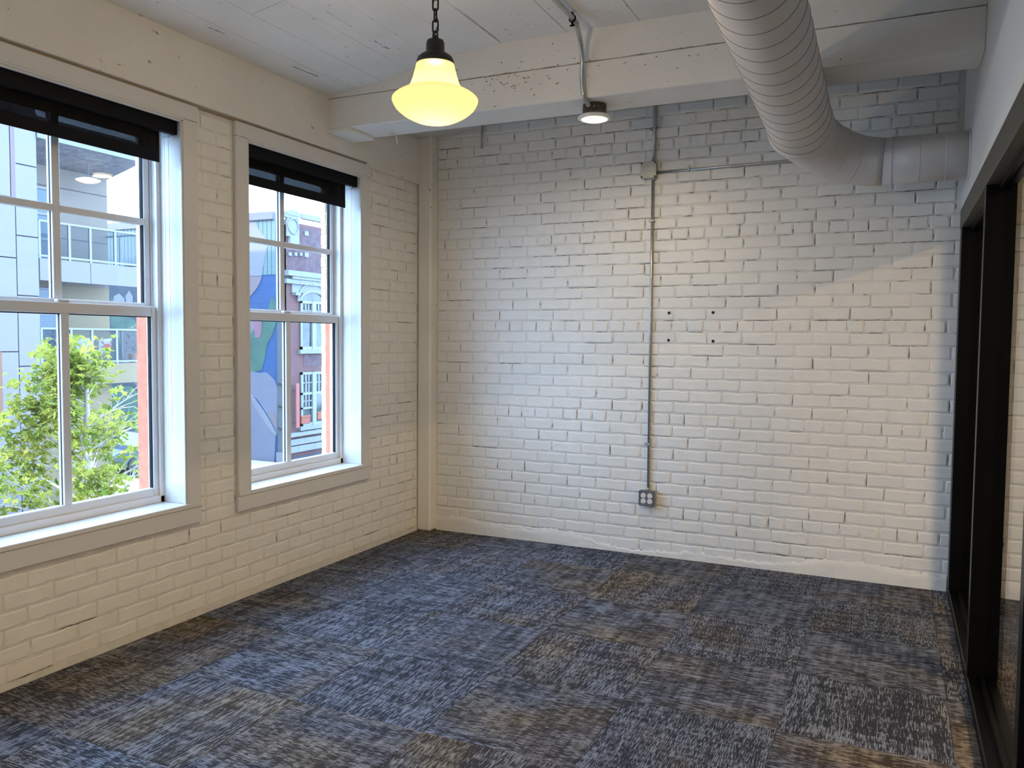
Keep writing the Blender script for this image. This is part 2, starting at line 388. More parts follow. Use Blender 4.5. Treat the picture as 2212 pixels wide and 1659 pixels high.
# seam chips along the beam
cr=Crack()
for i in range(26):
    x=.9+i*.1+jr.uniform(-.03,.03)
    if x<3.4 and jr.random()<.8: cr.line((x,4.0485,2.8405+jr.uniform(-.001,.001)),(x+jr.uniform(.05,.12),4.0485,2.8405),.004,(0,-1,0))
for i in range(75):
    x=jr.choice((jr.uniform(.4,2.6),jr.gauss(1.15,.18),jr.gauss(1.35,.2))); z=2.80+jr.gauss(0,.045); a=jr.uniform(-.5,.5); l=jr.uniform(.006,.022)
    cr.line((x,4.0485,z),(x+l*math.cos(a),4.0485,z+l*math.sin(a)),jr.uniform(.003,.009),(0,-1,0))
me=bpy.data.meshes.new('paint_chips'); cr.b.to_mesh(me); o=link('paint_chips',me,m_chip,beam); o['kind']='stuff'
cr=Crack()   # split and missing paint on the boards
for px0,py0,px1,py1,wd in ((447,0,487,18,.012),(630,92,688,118,.016),(477,69,615,134,.004),(615,134,660,125,.004),(700,112,822,173,.005),(985,22,1080,95,.005),(1061,6,1152,85,.004),(700,0,760,38,.006),(895,8,940,36,.004),(800,28,815,33,.010),(850,60,880,72,.006)):
    p,q=at(px0,py0,2,2.99),at(px1,py1,2,2.99); p.z=cz(p.x)-.0006; q.z=cz(q.x)-.0006; p=CAM+(p-CAM); cr.line(p,q,wd,(0,0,-1))
for i in range(210):
    x,y=jr.uniform(.3,2.6),jr.uniform(1.6,4.0); l=jr.uniform(.008,.04); z=cz(x)-.0014
    cr.line((x,y,z),(x+jr.uniform(-.3,.3)*l,y+l,cz(x)-.0014),jr.uniform(.002,.008),(0,0,-1))
me=bpy.data.meshes.new('paint_chips'); cr.b.to_mesh(me); o=link('paint_chips',me,m_chip,ceiling); o['kind']='stuff'
# ---- right partition
wall_right=struct(BX('wall_right',m_drywall,None,XR,XR+.11,Y0,YB,2.15,3.3))
BX('header',m_header,wall_right,XR-.003,XR+.112,Y0,YB-.001,2.042,2.152,bev=.003)
BX('bottom_rail',m_frame,wall_right,XR,XR+.108,Y0,YB-.001,0,.04,bev=.004)
MUL=[(5.09,5.218),(3.785,3.85),(2.36,2.425),(.95,1.015),(-.46,-.395),(-1.9,-1.83),(-3.3,-3.24)]
for a,b_ in MUL: BX('mullion',m_frame,wall_right,XR,XR+.108,a,b_,.04,2.042,bev=.002)
for (a,_),(_,b_) in zip(MUL,MUL[1:]):
    BX('glass_pane',m_pglass,wall_right,XR+.062,XR+.068,b_,a,.052,2.03)
    for zz in ((.04,.060),(2.02,2.042)):
        BX('glazing_stop',m_frame,wall_right,XR+.045,XR+.06,b_,a,*zz); BX('glazing_stop',m_frame,wall_right,XR+.07,XR+.085,b_,a,*zz)
struct(BX('wall_rear',m_drywall,None,XO,XH,Y0-.2,Y0,-.25,3.3))
struct(BX('wall_hall',m_drywall,None,XH,XH+.2,Y0-.2,YB+.3,-.25,3.3))
# ------------------------------------------------------------------ windows
def window(n,y0,y1,detail=True):
    root=bpy.data.objects.new('window_%d'%n,None); COL.objects.link(root); root['kind']='structure'; root.location=(0,(y0+y1)/2,ZS)
    def bx(name,m,*b,bev=.002,par=root):
        b=list(b); b[2]-=root.location.y; b[3]-=root.location.y; b[4]-=ZS; b[5]-=ZS
        return BX(name,m,par,*b,bev=bev)
    cw=.085
    bx('side_casing',m_trim,0,.02,y0-cw,y0,ZS,2.46); bx('side_casing',m_trim,0,.02,y1,y1+cw,ZS,2.46)
    bx('head_casing',m_trim,0,.024,y0-cw-.004,y1+cw+.004,2.461,2.534)
    bx('apron',m_trim,0,.021,y0-cw-.006,y1+cw+.004,.482,.562); bx('sill_board',m_trim,-.14,.026,y0-.001,y1+.001,.563,ZS)
    bx('sill_nose',m_trim,0,.026,y0-cw,y0,.563,ZS);bx('sill_nose',m_trim,0,.026,y1,y1+cw,.563,ZS)
    bx('jamb',m_trim,-.14,.021,y0-.012,y0+.004,ZS,ZH); bx('jamb',m_trim,-.14,.021,y1-.004,y1+.012,ZS,ZH); bx('head_jamb',m_trim,-.14,.021,y0,y1,ZH-.004,ZH+.012)
    bx('inner_bead',m_trim,.002,.017,y1-.013,y1-.004,ZS,ZH-.004);bx('inner_bead',m_trim,.002,.017,y0+.004,y0+.013,ZS,ZH-.004); bx('inner_bead',m_trim,.002,.017,y0+.004,y1-.004,ZH-.013,ZH-.004)
    # vinyl frame with tracks
    for s,ye in ((1,y0),(-1,y1)):
        bx('frame_track',m_sash,-.232,-.14,ye,ye+s*.014,ZS,ZH,bev=0); bx('frame_track',m_sash,-.152,-.138,ye,ye+s*.026,ZS,ZH); bx('frame_track',m_sash,-.192,-.186,ye+s*.001,ye+s*.022,ZS,ZH)
    bx('frame_head',m_sash,-.232,-.138,y0,y1,ZH-.03,ZH,bev=0)
    sb=MB(); yc=root.location.y; zc=ZS
    sb.prism([(-.14,.012),(-.14,-.01),(-.28,-.03),(-.28,-.006)],1,y0-yc,y1-yc).build('frame_sill',m_sash,root)
    bx('frame_sill',m_sash,-.158,-.138,y0,y1,ZS-.002,ZS+.035,bev=.004)
    # sashes
    def sash(x0,x1,z0,z1,zb,zt,rows,name):
        st=.042; 
        p=bx(name,m_sash,x0,x1,y0+.010,y0+.010+st,z0,z1,bev=.004)
        for (ya,yb) in ((y1-.010-st,y1-.010),): bx('stile',m_sash,x0,x1,ya,yb,z0,z1,bev=.004)
        bx('rail',m_sash,x0,x1,y0+.052,y1-.052,z0,zb,bev=.004); bx('rail',m_sash,x0,x1,y0+.052,y1-.052,zt,z1,bev=.004)
        xm=(x0+x1)/2; bx('glass_pane',m_glass,xm-.004,xm+.004,y0+.045,y1-.045,zb-.004,zt+.004,bev=0)
        for s in (-1,1):
            xx=xm+s*.011; bx('muntin',m_sash,xx-.0065,xx+.0065,yc-.019,yc+.019,zb,zt,bev=.002)
            if rows>1:
                zm=(zb+zt)/2-.01
                bx('muntin',m_sash,xx-.0065,xx+.0065,y0+.052,yc-.019,zm-.016,zm+.016,bev=.002); bx('muntin',m_sash,xx-.0065,xx+.0065,yc+.019,y1-.052,zm-.016,zm+.016,bev=.002)
        bx('spacer_bar',m_black,xm-.0045,xm+.0045,yc-.0175,yc+.0175,zb,zt,bev=0)
        for ya,yb in ((y0+.051,y0+.055),(y1-.055,y1-.051)): bx('gasket',m_black,xm-.012,xm+.009,ya,yb,zb,zt,bev=0)
        bx('gasket',m_black,xm-.012,xm+.009,y0+.055,y1-.055,zt-.004,zt,bev=0)
    sash(-.186,-.152,ZS+.012,1.558,ZS+.075,1.508,1,'stile')
    sash(-.228,-.194,1.525,ZH-.03,1.575,ZH-.07,2,'stile')
    bx('sash_lock',m_sash,-.184,-.156,yc-.03,yc+.03,1.558,1.572,bev=.004)
    return root
WN=[2,1,3,4]
for n,(a,b_) in zip(WN,WY): window(n,a,b_)
# brick ends of the outer reveal, yellow sunlight put into their colour
m_yellowlit=mat('yellow_lit_brick',(.46,.32,.16),.8,noise=(25,.15))
rb=MB().box(-.019,.019,-.02,.02,-.0325,.0325,bev=.003).mesh('reveal_brick')
for w_i,(a,b_) in enumerate(WY[:2]):
    BX('reveal_strip',m_redbrick,wall_left,XO+(.040 if w_i==0 else 0),-.236,b_-.008,b_+.03,ZS-.02,1.55)
    BX('reveal_strip',m_redbrick,wall_left,XO+.045,-.236,b_-.001,b_+.03,1.55,ZH)
    for k in range(26 if w_i==0 else 0): link('reveal_brick',rb,m_yellowlit,wall_left,(XO+.019+(.003 if k%2 else 0),b_+.012,ZS+.03+k*.072))
ext=MB().box(XO-.012,XO,Y0,YB,-3.6,ZS-.03)
for i in range(0,len(ys),2): ext.box(XO-.012,XO,ys[i]+(.03 if i else 0),ys[i+1]-(.03 if i<len(ys)-2 else 0),ZS-.03,3.4)
ext.build('outer_brick_face',m_redbrick,wall_left)
# window portals
for i,(a,b_) in enumerate(WY):
    o=lamp('window_portal','AREA',(-.27,(a+b_)/2,(ZS+ZH)/2),1,(1,1,1),rot=(0,-math.pi/2,0),shape='RECTANGLE',size=ZH-ZS,size_y=b_-a); o.data.cycles.is_portal=True
# ------------------------------------------------------------------ roller shades
def shade(y0,y1,label,side):
    t=thing('roller_shade',label,'window shade',(-.06,(y0+y1)/2,ZH),'black roller shades in the windows'); yc=(y0+y1)/2; h=(y1-y0)/2
    o=MB().prism([(.045,-.072),(.045,-.006),(-.035,-.006),(-.035,-.050),(.015,-.072)],1,-h+.008,h-.008).build('cassette',m_black,t)
    MB().prism([(-.001,-.06),(.0,-.06),(.0,-.20),(-.001,-.20)],1,-h+.05,h-.075).build('cloth',m_shade_cloth,t)
    MB().box(-.006,.002,-h+.05,h-.075,-.212,-.158,bev=.002).build('hem_bar',m_black,t)
    MB().tube([(0,-h+.05,-.035),(0,h-.075,-.035)],.016,14).build('roller_tube',m_black,t,True)
    BX('end_bracket',m_box,t,-.02,.03,h-.045,h-.038,-.088,-.01); 
    yb=h-.032; p=[]
    for i in range(30): p.append((.012,yb,-.05-i*.0505))
    zb=-.05-29*.0505
    for a in range(1,8): an=math.pi*a/8; p.append((.012-.014+.014*math.cos(an),yb,zb-.016*math.sin(an)))
    for i in range(29,-1,-1): p.append((-.016,yb,-.05-i*.0505))
    MB().tube(p,.0013,6).build('bead_chain',m_white,t,True)
    bd=MB()
    for i in range(260):
        z=-.055-i*.0056
        for xx in (.012,-.016): bd.box(xx-.0017,xx+.0017,yb-.0017,yb+.0017,z-.0017,z+.0017)
    o=bd.build('chain_beads',m_white,t); o['kind']='stuff'
    return t
shade(WY[1][0],WY[1][1],'black roller shade in the left window, nearer the camera',0)
shade(WY[0][0],WY[0][1],'black roller shade in the far window, right of the other window',0)
# ------------------------------------------------------------------ pendant lamp
PL0=at(940,200,1,2.6); lx,ly=PL0.x,2.6
dp=(PL0-CAM).dot(fw); RS=93/FPX*dp; zw=at(940,218,1,2.6).z
zb=zw-.53*RS
t=thing('pendant_lamp','glowing cream opal glass schoolhouse pendant lamp on a black chain','lamp',(lx,ly,zb))
prof=[(0,-.53),(.15,-.524),(.3,-.505),(.45,-.465),(.6,-.40),(.75,-.315),(.85,-.235),(.872,-.212),(.905,-.185),(.96,-.10),(.99,-.04),(1,.01),(.99,.05),(.95,.095),(.88,.145),(.78,.20),(.68,.243),(.645,.258),(.632,.275),(.60,.32),(.56,.40),(.525,.50),(.495,.60),(.465,.72),(.44,.84)]
MB().lathe([(a*RS,(z+.53)*RS) for a,z in prof],n=64).build('glass_shade',m_opal,t,True)
cp=[(.40,0),(.435,.0),(.445,.02),(.43,.10),(.40,.17),(.32,.235),(.235,.28),(.215,.32),(.21,.50),(.19,.56),(.13,.585),(0,.59)]
z1=(.53+.81)*RS
MB().lathe([(a*RS,z1+z*RS) for a,z in cp]).build('fitter_cap',m_iron,t,True)
zt=z1+.59*RS
MB().lathe([(0,zt-.002),(.012,zt-.002),(.011,zt+.012),(.0,zt+.014)],n=16).build('cap_boss',m_iron,t,True)
MB().tube([(.009*math.cos(a),0,zt+.018+.011*math.sin(a)) for a in [2*math.pi*i/16 for i in range(16)]],.0034,8,closed=True).build('loop',m_iron,t,True)
lp=0.044; zc_=zt+.046
i=0
lk=None
def link_pts(h,w_): 
    P_=[]
    for a in range(9): an=math.pi*a/8; P_.append((w_*math.cos(an),0,h+w_*math.sin(an)))
    for a in range(9): an=math.pi+math.pi*a/8; P_.append((w_*math.cos(an),0,-h+w_*math.sin(an)))
    return P_
me=MB().tube(link_pts(.0125,.0100),.0034,8,closed=True).mesh('chain_link',True); me.materials.append(m_iron)
while zc_+zb<cz(lx)-.03:
    o=link('chain_link',me,None,t,(0,0,zc_)); o.rotation_euler=(0,0,.15 if i%2==0 else 1.72); zc_+=.0385; i+=1
top=cz(lx)-zb
MB().lathe([(0,top),(.06,top),(.06,top-.012),(.045,top-.024),(.012,top-.03),(0,top-.03)],n=32).build('canopy',m_iron,t,True)
cpts=[(-.004,0,zt+.0)]
for k in range(0,60):
    z=zt+.01+k*(top-zt-.03)/60; cpts.append((.011*math.sin((z-zt)*52-math.pi/2.1)*(1 if k>1 else .4)-.002,.003,z))
MB().tube(cpts,.0016,6).build('cord',m_iron,t,True)
bulb=lamp('bulb','POINT',(0,0,.085),PENDANT,(1,.82,.60),shadow_soft_size=0.0); bulb.parent=t
# ------------------------------------------------------------------ disc light on the beam
c=at(1284,248,1,4.19); dz=at(1284,258,1,4.19).z
t=thing('disc_light','lit white disc downlight on a stained metal box under the beam','ceiling light',(c.x,4.19,dz)); hb=2.66-dz
R_=.088
MB().lathe([(.062,hb),(.0,hb),(.0,hb-.001),(.062,hb-.001),(.064,.020),(.066,.018)],n=40).build('junction_box',m_oldbox,t,True)
MB().lathe([(.066,.022),(.080,.018),(R_,.010),(R_+.002,.003),(R_-.004,0),(.070,-.002),(.066,.004)],n=48).build('trim_ring',m_white,t,True)
MB().lathe([(0,-.012),(.03,-.011),(.052,-.007),(.066,0),(.066,.006)],n=40).build('lens',m_lens,t,True)
for a in (.5,1.9,3.5,5.0): MB().lathe([(0,.004),(.004,.004),(.005,0),(0,0)],n=8).build('screw',m_emt,t,loc=(.065*math.cos(a),.065*math.sin(a),.05))
dl=lamp('disc_bulb','AREA',(0,0,-.016),9,(1,.80,.52),shape='DISK',size=.12); dl.parent=t
# ceiling conduit feeding it
def smooth(P_,n=10):
    P_=[Vector(p) for p in P_]; out=[]
    for i in range(len(P_)-1):
        p0=P_[max(i-1,0)];p1=P_[i];p2=P_[i+1];p3=P_[min(i+2,len(P_)-1)]
        for k in range(n):
            u=k/n; out.append(.5*((2*p1)+(-p0+p2)*u+(2*p0-5*p1+4*p2-p3)*u*u+(-p0+3*p1-3*p2+p3)*u**3))
    out.append(P_[-1]); return out
t=thing('ceiling_conduit','bent grey metal conduit running along the ceiling and down the beam','conduit',(0,0,0))
xc=at(1240,45,2,2.965).x
q=[(xc-.02,-1.5,2.975),(xc-.008,2.5,2.975),(xc,3.72,2.972),at(1245,55,1,3.84),at(1254,90,1,3.945),at(1258,125,1,4.0),at(1257,165,1,4.025),at(1259,195,1,4.035),at(1263,210,1,4.05),at(1272,228,1,4.11)]
q=[Vector(v) for v in q]
MB().tube(smooth(q,8),.0125,12).build('pipe',m_emt,t,True)
sp=Vector((xc,3.80,2.968))
def strap(p,par,hang=True):
    b=MB(); b.tube([(p.x+.0155*math.cos(a),p.y,p.z+.0155*math.sin(a)) for a in [2*math.pi*i/14 for i in range(14)]],.004,6,closed=True); b.box(p.x-.003,p.x+.003,p.y-.01,p.y+.01,p.z+.014,p.z+.03); b.box(p.x-.004,p.x+.004,p.y-.006,p.y+.006,p.z-.032,p.z-.014); b.box(p.x-.012,p.x+.012,p.y-.004,p.y+.004,p.z-.036,p.z-.030)
    return b.build('clamp',m_black,par)
strap(sp,t)
# ------------------------------------------------------------------ wall conduit with boxes
YW=YB-.006
t=thing('wall_conduit','thin grey metal conduit running down the brick wall to the outlet','conduit',(1.72,YW,.44))
def wp(name,pts,r_=.009): return MB().tube([Vector(p)-t.location for p in pts],r_,12).build(name,m_emt,t,True)
wp('pipe',[(1.722,YW-.014,3.0),(1.719,YW-.014,2.535)],.0115); wp('pipe',[(1.716,YW-.014,2.468),(1.717,YW-.014,1.6),(1.721,YW-.014,.43)])
wp('pipe',[(1.742,YW-.014,2.487),(2.2,YW-.014,2.490),(2.75,YW-.014,2.496),(3.465,YW-.014,2.50)],.0085)
def wstrap(x,z,horiz=False):
    b=MB(); p=Vector((x,YW-.014,z))-t.location
    if horiz: b.box(p.x-.008,p.x+.008,p.y-.012,p.y+.012,p.z-.011,p.z+.012,bev=.003); b.box(p.x-.008,p.x+.008,p.y+.009,p.y+.013,p.z+.01,p.z+.03)
    else: b.box(p.x-.012,p.x+.012,p.y-.012,p.y+.012,p.z-.008,p.z+.008,bev=.003); b.box(p.x-.032,p.x-.01,p.y+.009,p.y+.013,p.z-.008,p.z+.008)
    b.build('strap',m_box,t)
for z in (2.766,2.182,.736): wstrap(1.72,z)
wstrap(1.946,2.489,True); wstrap(2.9,2.497,True)
t=thing('junction_box','square blank grey metal junction box high on the conduit','electrical box',(1.692,YW,2.502))
BX('box_body',m_box,t,-.050,.050,-.038,0,-.050,.050,bev=.006)
MB().prism([(-.051,-.040),(-.040,-.051),(.040,-.051),(.051,-.040),(.051,.040),(.040,.051),(-.040,.051),(-.051,.040)],1,-.042,-.038).build('cover_plate',m_box,t)
for sx in(-1,1):
    for sz in(-1,1): BX('corner_notch',m_slot,t,sx*.043-.005,sx*.043+.005,-.0435,-.041,sz*.043-.0055,sz*.043+.0055)
MB().tube([(.03,-.014,-.048),(.03,-.014,-.062)],.0125,12).build('connector',m_emt,t,True)
t=thing('outlet_box','grey metal outlet box with four white round sockets low on the brick wall','power outlet',(1.7215,YW,.385))
BX('box_body',m_box,t,-.051,.051,-.045,0,-.051,.051,bev=.006)
BX('cover_plate',m_gray,t,-.052,.052,-.050,-.045,-.051,.051,bev=.006)
for sx in(-1,1):
    for sz in(-1,1):
        rp=MB().lathe([(0,0),(.0165,0),(.0165,.003),(.015,.004),(0,.004)],n=24); rc=rp.build('receptacle',m_white,t,loc=(sx*.0215,-.050,sz*.018+.0)); rc.rotation_euler=(math.pi/2,0,0)
        BX('slot',m_slot,rc,-.0065,-.0045,-.001,.006,.0038,.0044); BX('slot',m_slot,rc,.0045,.0065,-.001,.006,.0038,.0044)
        MB().lathe([(0,.0044),(.0028,.0044),(.0028,.003),(0,.003)],n=10).build('ground_hole',m_slot,rc,loc=(0,-.0085,0))
for sx in(-1,1):
    for sz in (-1,1): BX('plate_screw',m_emt,t,sx*.0215-.003,sx*.0215+.003,-.0515,-.049,sz*.043-.003,sz*.043+.003)
MB().tube([(0,-.022,.051),(0,-.022,.066)],.0125,12).build('connector',m_emt,t,True)
tag(MB().tube([(.488,5.19,3.0),(.484,5.19,2.75)],.008,10).build('pipe_stub',mat('pinkish_pipe',(.42,.36,.33),.5),None,True),'short thin pinkish pipe stub hanging behind the beam, left end of the brick wall','pipe')
# ------------------------------------------------------------------ spiral duct
t=thing('spiral_duct','large white-painted round spiral duct under the ceiling, elbow into the right wall','air duct',(2.695,4.36,2.486))
O=t.location
def dax(y): return Vector((2.694+.0019*(y-2.857),y,2.60-.0764*(y-2.857)))
Rr=.1524
ax=[dax(-1.2),dax(4.36)]
MB().tube([dax(-1.2+i*.2)-O for i in range(28)]+[dax(4.36)-O],Rr,64).build('straight_duct',m_duct,t,True)
b=MB(); pp=[]; pitch=.118; y=-1.2; N_=40
T_=int((4.33+1.2)/pitch*N_)
for i in range(T_):
    yy=-1.2+i*pitch/N_; a=2*math.pi*i/N_; c=dax(yy)-O; pp.append(c+Vector((math.cos(a)*(Rr+.0005),0,math.sin(a)*(Rr+.0005))))
b.tube(pp,.0016,6).build('spiral_seam',m_seam,t,True)
def ring(c,d,r0,w_,h,name,m=m_duct):
    c,d=Vector(c),Vector(d).normalized(); MB().tube([c-d*w_,c-d*w_*.6,c+d*w_*.6,c+d*w_],[r0,r0+h,r0+h,r0],64).build(name,m,t,True)
ring(dax(4.36)-O,(0,1,-.08),Rr,.022,.007,'collar'); ring(dax(4.40)-O,(0,1,-.08),Rr-.002,.006,.004,'collar')
# elbow
e0=dax(4.38); el=[]; er=[]; RX=.37
for i in range(17):
    u=i/16; a=u*math.pi/2; p=Vector((e0.x+RX*(1-math.cos(a)),e0.y+.37*math.sin(a),e0.z+(2.357-e0.z)*(u*u*(3-2*u)))); el.append(p-O); er.append(.150+(.122-.150)*u)
MB().tube(el,er,56).build('elbow',m_duct,t,True)
xe=e0.x+RX; ye=e0.y+.37
MB().tube([Vector((xe,ye,2.357))-O,Vector((3.06,ye,2.357))-O,Vector((3.25,ye,2.357))-O,Vector((XR+.02,ye,2.357))-O],.120,56).build('branch_duct',m_duct,t,True)
ring(Vector((3.112,ye,2.357))-O,(1,0,0),.120,.004,.0025,'seam_ring'); 
for xx in (3.24,3.36): ring(Vector((xx,ye,2.357))-O,(1,0,0),.120,.003,.002,'seam_ring')
ring(Vector((XR-.004,ye,2.357))-O,(1,0,0),.120,.006,.008,'wall_collar')
for i in (3,6,9,12):
    d=(el[i+1]-el[i-1]).normalized(); c=el[i]; MB().tube([c-d*.0025,c+d*.0025],[er[i]+.0012]*2,56).build('gore_seam',m_duct,t,True)
b=MB(); pt=[]   # long lapped flange on the side of the duct
for i in range(9):
    yy=4.08+i*.035; a=math.pi+.05-i*.05; pt.append(dax(yy)-O+Vector((math.cos(a),0,math.sin(a)))*(Rr+.002))
b.tube(pt,.006,8).build('side_flange',m_duct,t,True)
b=MB(); pt=[p+Vector((.004,0,-.009)) for p in pt]; b.tube(pt,.0028,6).build('flange_gap',m_seam,t,True)
# ------------------------------------------------------------------ the street outside
GZ=-3.7
m_road=mat('asphalt',(.10,.10,.105),.9,noise=(3,.2)); m_walk=mat('concrete_pavement',(.30,.29,.27),.85,noise=(4,.1))
m_panel=mat('white_fibre_cement',(.108,.092,.098),.5,noise=(1.2,.04)); m_joint=mat('panel_joint',(0.015,0.016,0.018),.8)
m_slab=mat('pale_slab_edge',(.105,.090,.098),.6,noise=(1,.05)); m_beige=mat('beige_siding',(.125,.088,.040),.6,noise=(1.5,.05)); m_taupe=mat('taupe_siding',(.100,.072,.050),.6,noise=(1.5,.05))
m_stucco=mat('grey_stucco',(.16,.14,.14),.8,noise=(5,.35)); m_pinkstrip=mat('rose_panel',(0.095,0.057,0.060),.6); m_orange=mat('terracotta_panel',(0.125,0.048,0.017),.6)
m_rail=mat('pale_metal_rail',(0.120,0.120,0.130),.4); m_bluegl=mat('blue_window_glass',(0.025,0.050,0.075),.1); m_mesh=mixmat('rail_mesh',('ShaderNodeBsdfDiffuse',(.05,.06,.065),0),('ShaderNodeBsdfTransparent',(1,1,1),0),.72)
m_teal=mat('pale_teal_metal_siding',(0.085,0.125,0.125),.5); m_tealgap=mat('siding_seam',(0.013,0.022,0.022),.6); m_gray2=mat('pale_grey_coping',(0.105,0.100,0.105),.6)
m_wallblue=mat('mural_blue',(0.008,0.040,0.113),.7,noise=(1.2,.15)); m_wallgreen=mat('mural_green',(0.029,0.075,0.050),.7,noise=(1.5,.35)); m_wallpink=mat('mural_pink',(0.155,0.065,0.083),.7,noise=(1.5,.1)); m_pet=mat('mural_white_petal',(0.138,0.130,0.140),.7,noise=(.8,.05)); m_lav=mat('mural_lavender',(0.105,0.100,0.125),.7,noise=(1,.07)); m_wallnavy=mat('mural_navy',(0.013,0.020,0.032),.7,noise=(1,.2)); m_rosy=mat('mural_rose',(0.125,0.090,0.095),.7,noise=(1,.1))
m_post=mat('grey_corner_post',(0.055,0.060,0.063),.6); m_fbrick=mat('old_red_facade_brick',(0.070,0.027,0.025),.85,noise=(2.4,.15)); m_dkbrick=mat('dark_upper_brick',(0.060,0.029,0.034),.85,noise=(6,.5))
m_stone=mat('white_terracotta_stone',(0.111,0.115,0.115),.7,noise=(3,.08)); m_winw=mat('white_window_wood',(0.120,0.125,0.130),.5); m_pane=mat('reflecting_pane',(0.032,0.040,0.040),.08,noise=(2.5,.8)); m_redbox=mat('orange_crate',(0.162,0.029,0.010),.6); m_coral=mat('coral_banner',(0.180,0.040,0.029),.6)
struct(BX('ground_1',m_road,None,-60,XO-.02,-25,70,GZ-.2,GZ))
o=BX('pavement',m_walk,None,-19,-15.5,-10,50,GZ,GZ+.12); struct(o); o=BX('pavement',m_walk,None,-3.2,XO-.02,-10,50,GZ,GZ+.12); struct(o)
o=BX('parking_lot',m_walk,None,-40,-19.01,19.6,25.9,GZ,GZ+.06); struct(o)
FX=-19.0
def fy(px,row=500,x=FX): return at(px,row,0,x).y
def fz(row,px=60,x=FX): return at(px,row,0,x).z
# --- building with corner balconies
A=thing('apartment_building','pale panelled apartment building with corner balconies across the street','building',(FX,15.55,GZ))
def ab(name,m,x0,x1,y0,y1,z0,z1,bev=0,par=None,kind=None):
    P0=A.location; o=MB().box(x0-P0.x,x1-P0.x,y0-P0.y,y1-P0.y,z0-P0.z,z1-P0.z,bev=bev).build(name,m,par or A)
    if kind:o['kind']=kind
    return o
YC=fy(83); ye0=fy(300,570); 
ab('wall',m_joint,-32,FX-.04,-8,YC-.02,GZ,13); ab('wall',m_taupe,-30,-20.6,YC-.02,19.12,GZ,7.4)
def pcol(y0,y1,rows,par=A):
    for a,b in zip(rows,rows[1:]): ab('panel',m_panel,FX-.04,FX,y0+.012,y1-.012,min(a,b)+.014,max(a,b)-.014,bev=.004)
y1c=fy(37,600)
pcol(y1c,YC,[12.0,9.2,fz(358),fz(511),fz(639),fz(791),fz(886),-2.4,GZ+.1])
pcol(fy(-40,600),y1c,[fz(425,20),fz(556,20),fz(760,20),-2.2,GZ+.1]); 
pcol(fy(-40,600),fy(22,350),[12.0,8.6,fz(425,20)])
ab('strip',m_pinkstrip,FX-.04,FX-.005,fy(23,350),fy(35,350),fz(425,20),12)
ab('strip',m_orange,FX-.01,FX+.01,fy(-25,830),fy(5,830),fz(915,2),fz(760,2))
yy=fy(-40,600)
for k in range(5): pcol(yy-1.3*(k+1),yy-1.3*k,[12,9.1-.7*(k%2),6.3-.5*(k%2),3.6,1.2,-1.4,GZ+.1])
# balconies: slab, railing, back wall with glass door
YE=19.10
def rail(z0,z1,name='railing'):
    P0=A.location; b=MB(); y0=YC+.05
    R0=[(FX-.05,y0),(FX-.05,YE),(-21.9,YE)]
    def seg(p,q,z,t): b.box(min(p[0],q[0])-t-P0.x,max(p[0],q[0])+t-P0.x,min(p[1],q[1])-t-P0.y,max(p[1],q[1])+t-P0.y,z-t-P0.z,z+t-P0.z)
    for p,q in zip(R0,R0[1:]):
        for z in (z1,z0+.08): seg(p,q,z,.028)
    for i in range(5):
        y=y0+(YE-y0)*[0,.27,.47,.72,1][i]; b.box(FX-.085-P0.x,FX-.025-P0.x,y-.035-P0.y,y+.035-P0.y,z0-P0.z,z1-P0.z)
    for x in (-20.0,-20.9,-21.9): b.box(x-.03-P0.x,x+.03-P0.x,YE-.03-P0.y,YE+.03-P0.y,z0-P0.z,z1-P0.z)
    o=b.build(name,m_rail,A)
    MB().box(FX-.056-P0.x,FX-.05-P0.x,y0-P0.y,YE-P0.y,z0+.1-P0.z,z1-.03-P0.z).build('mesh_infill',m_mesh,o)
for zs0,zs1 in ((2.99,3.62),(-.06,.55)):
    for y0,y1 in ((YC,fy(195,590)),(fy(195,590),YE+.1)): ab('balcony_fascia',m_slab if zs0>1 else m_beige,FX-.12,FX+.02,y0+.01,y1-.005,zs0,zs1,bev=.005)
    ab('balcony_slab',m_slab,-22.0,FX-.13,YC,YE+.08,zs0+.25,zs1-.02); rail(zs1,zs1+1.07)
P0=A.location
def bpz(pts,m,name): MB().prism([(x-P0.x,z-P0.z) for x,z in pts],1,YC-P0.y,YE+.1-P0.y).build(name,m,A)
bpz([(FX,7.02),(-20.62,6.60),(-22,6.5),(-22,7.6),(FX,7.6)],m_stucco,'soffit')
ab('soffit_fascia',m_gray2,FX-.02,FX+.04,YC,YE+.1,7.0,7.6)
for zb_ in (4.45,5.25,6.0): ab('siding_line',m_joint,-20.598,-20.59,YC,19.11,zb_,zb_+.02)
yd=fy(116,600,-20.6)
for zt_,zz in ((3.62,5.9),(.55,2.85)):
    d=ab('balcony_door',m_bluegl,-20.59,-20.55,YC,yd,zz-2.3,zz)
    for f in (0,.33,.66,1): 
        z=zz-2.3+2.3*f; ab('door_bar',m_rail,-20.55,-20.50,YC,yd,z-.03,z+.03,par=d).location=(0,0,0)
for zz in (1.0,1.6,2.2): ab('siding_line',m_joint,-20.568,-20.56,yd,19.11,zz,zz+.015)
o=ab('lower_siding',m_beige,-20.6,-20.57,yd,19.11,.55,2.99)
ab('ground_storey',m_beige,-20.5,FX-.4,YC,YE-.9,GZ,-.08)
# balcony lamp
t=thing('saucer_lamp','glowing saucer-shaped lamp hanging under the upper balcony ceiling across the street','lamp',tuple(at(190,391,0,-19.9)))
MB().lathe([(0,-.07),(.18,-.055),(.32,-.01),(.36,.03),(.20,.085),(0,.10)],n=28).build('saucer',mat('lit_saucer',(.9,.8,.6),.5,emit=(1,.86,.50),es=.8),t,True)
MB().tube([(0,0,.08),(0,0,.66)],.014,8).build('stem',m_post,t)
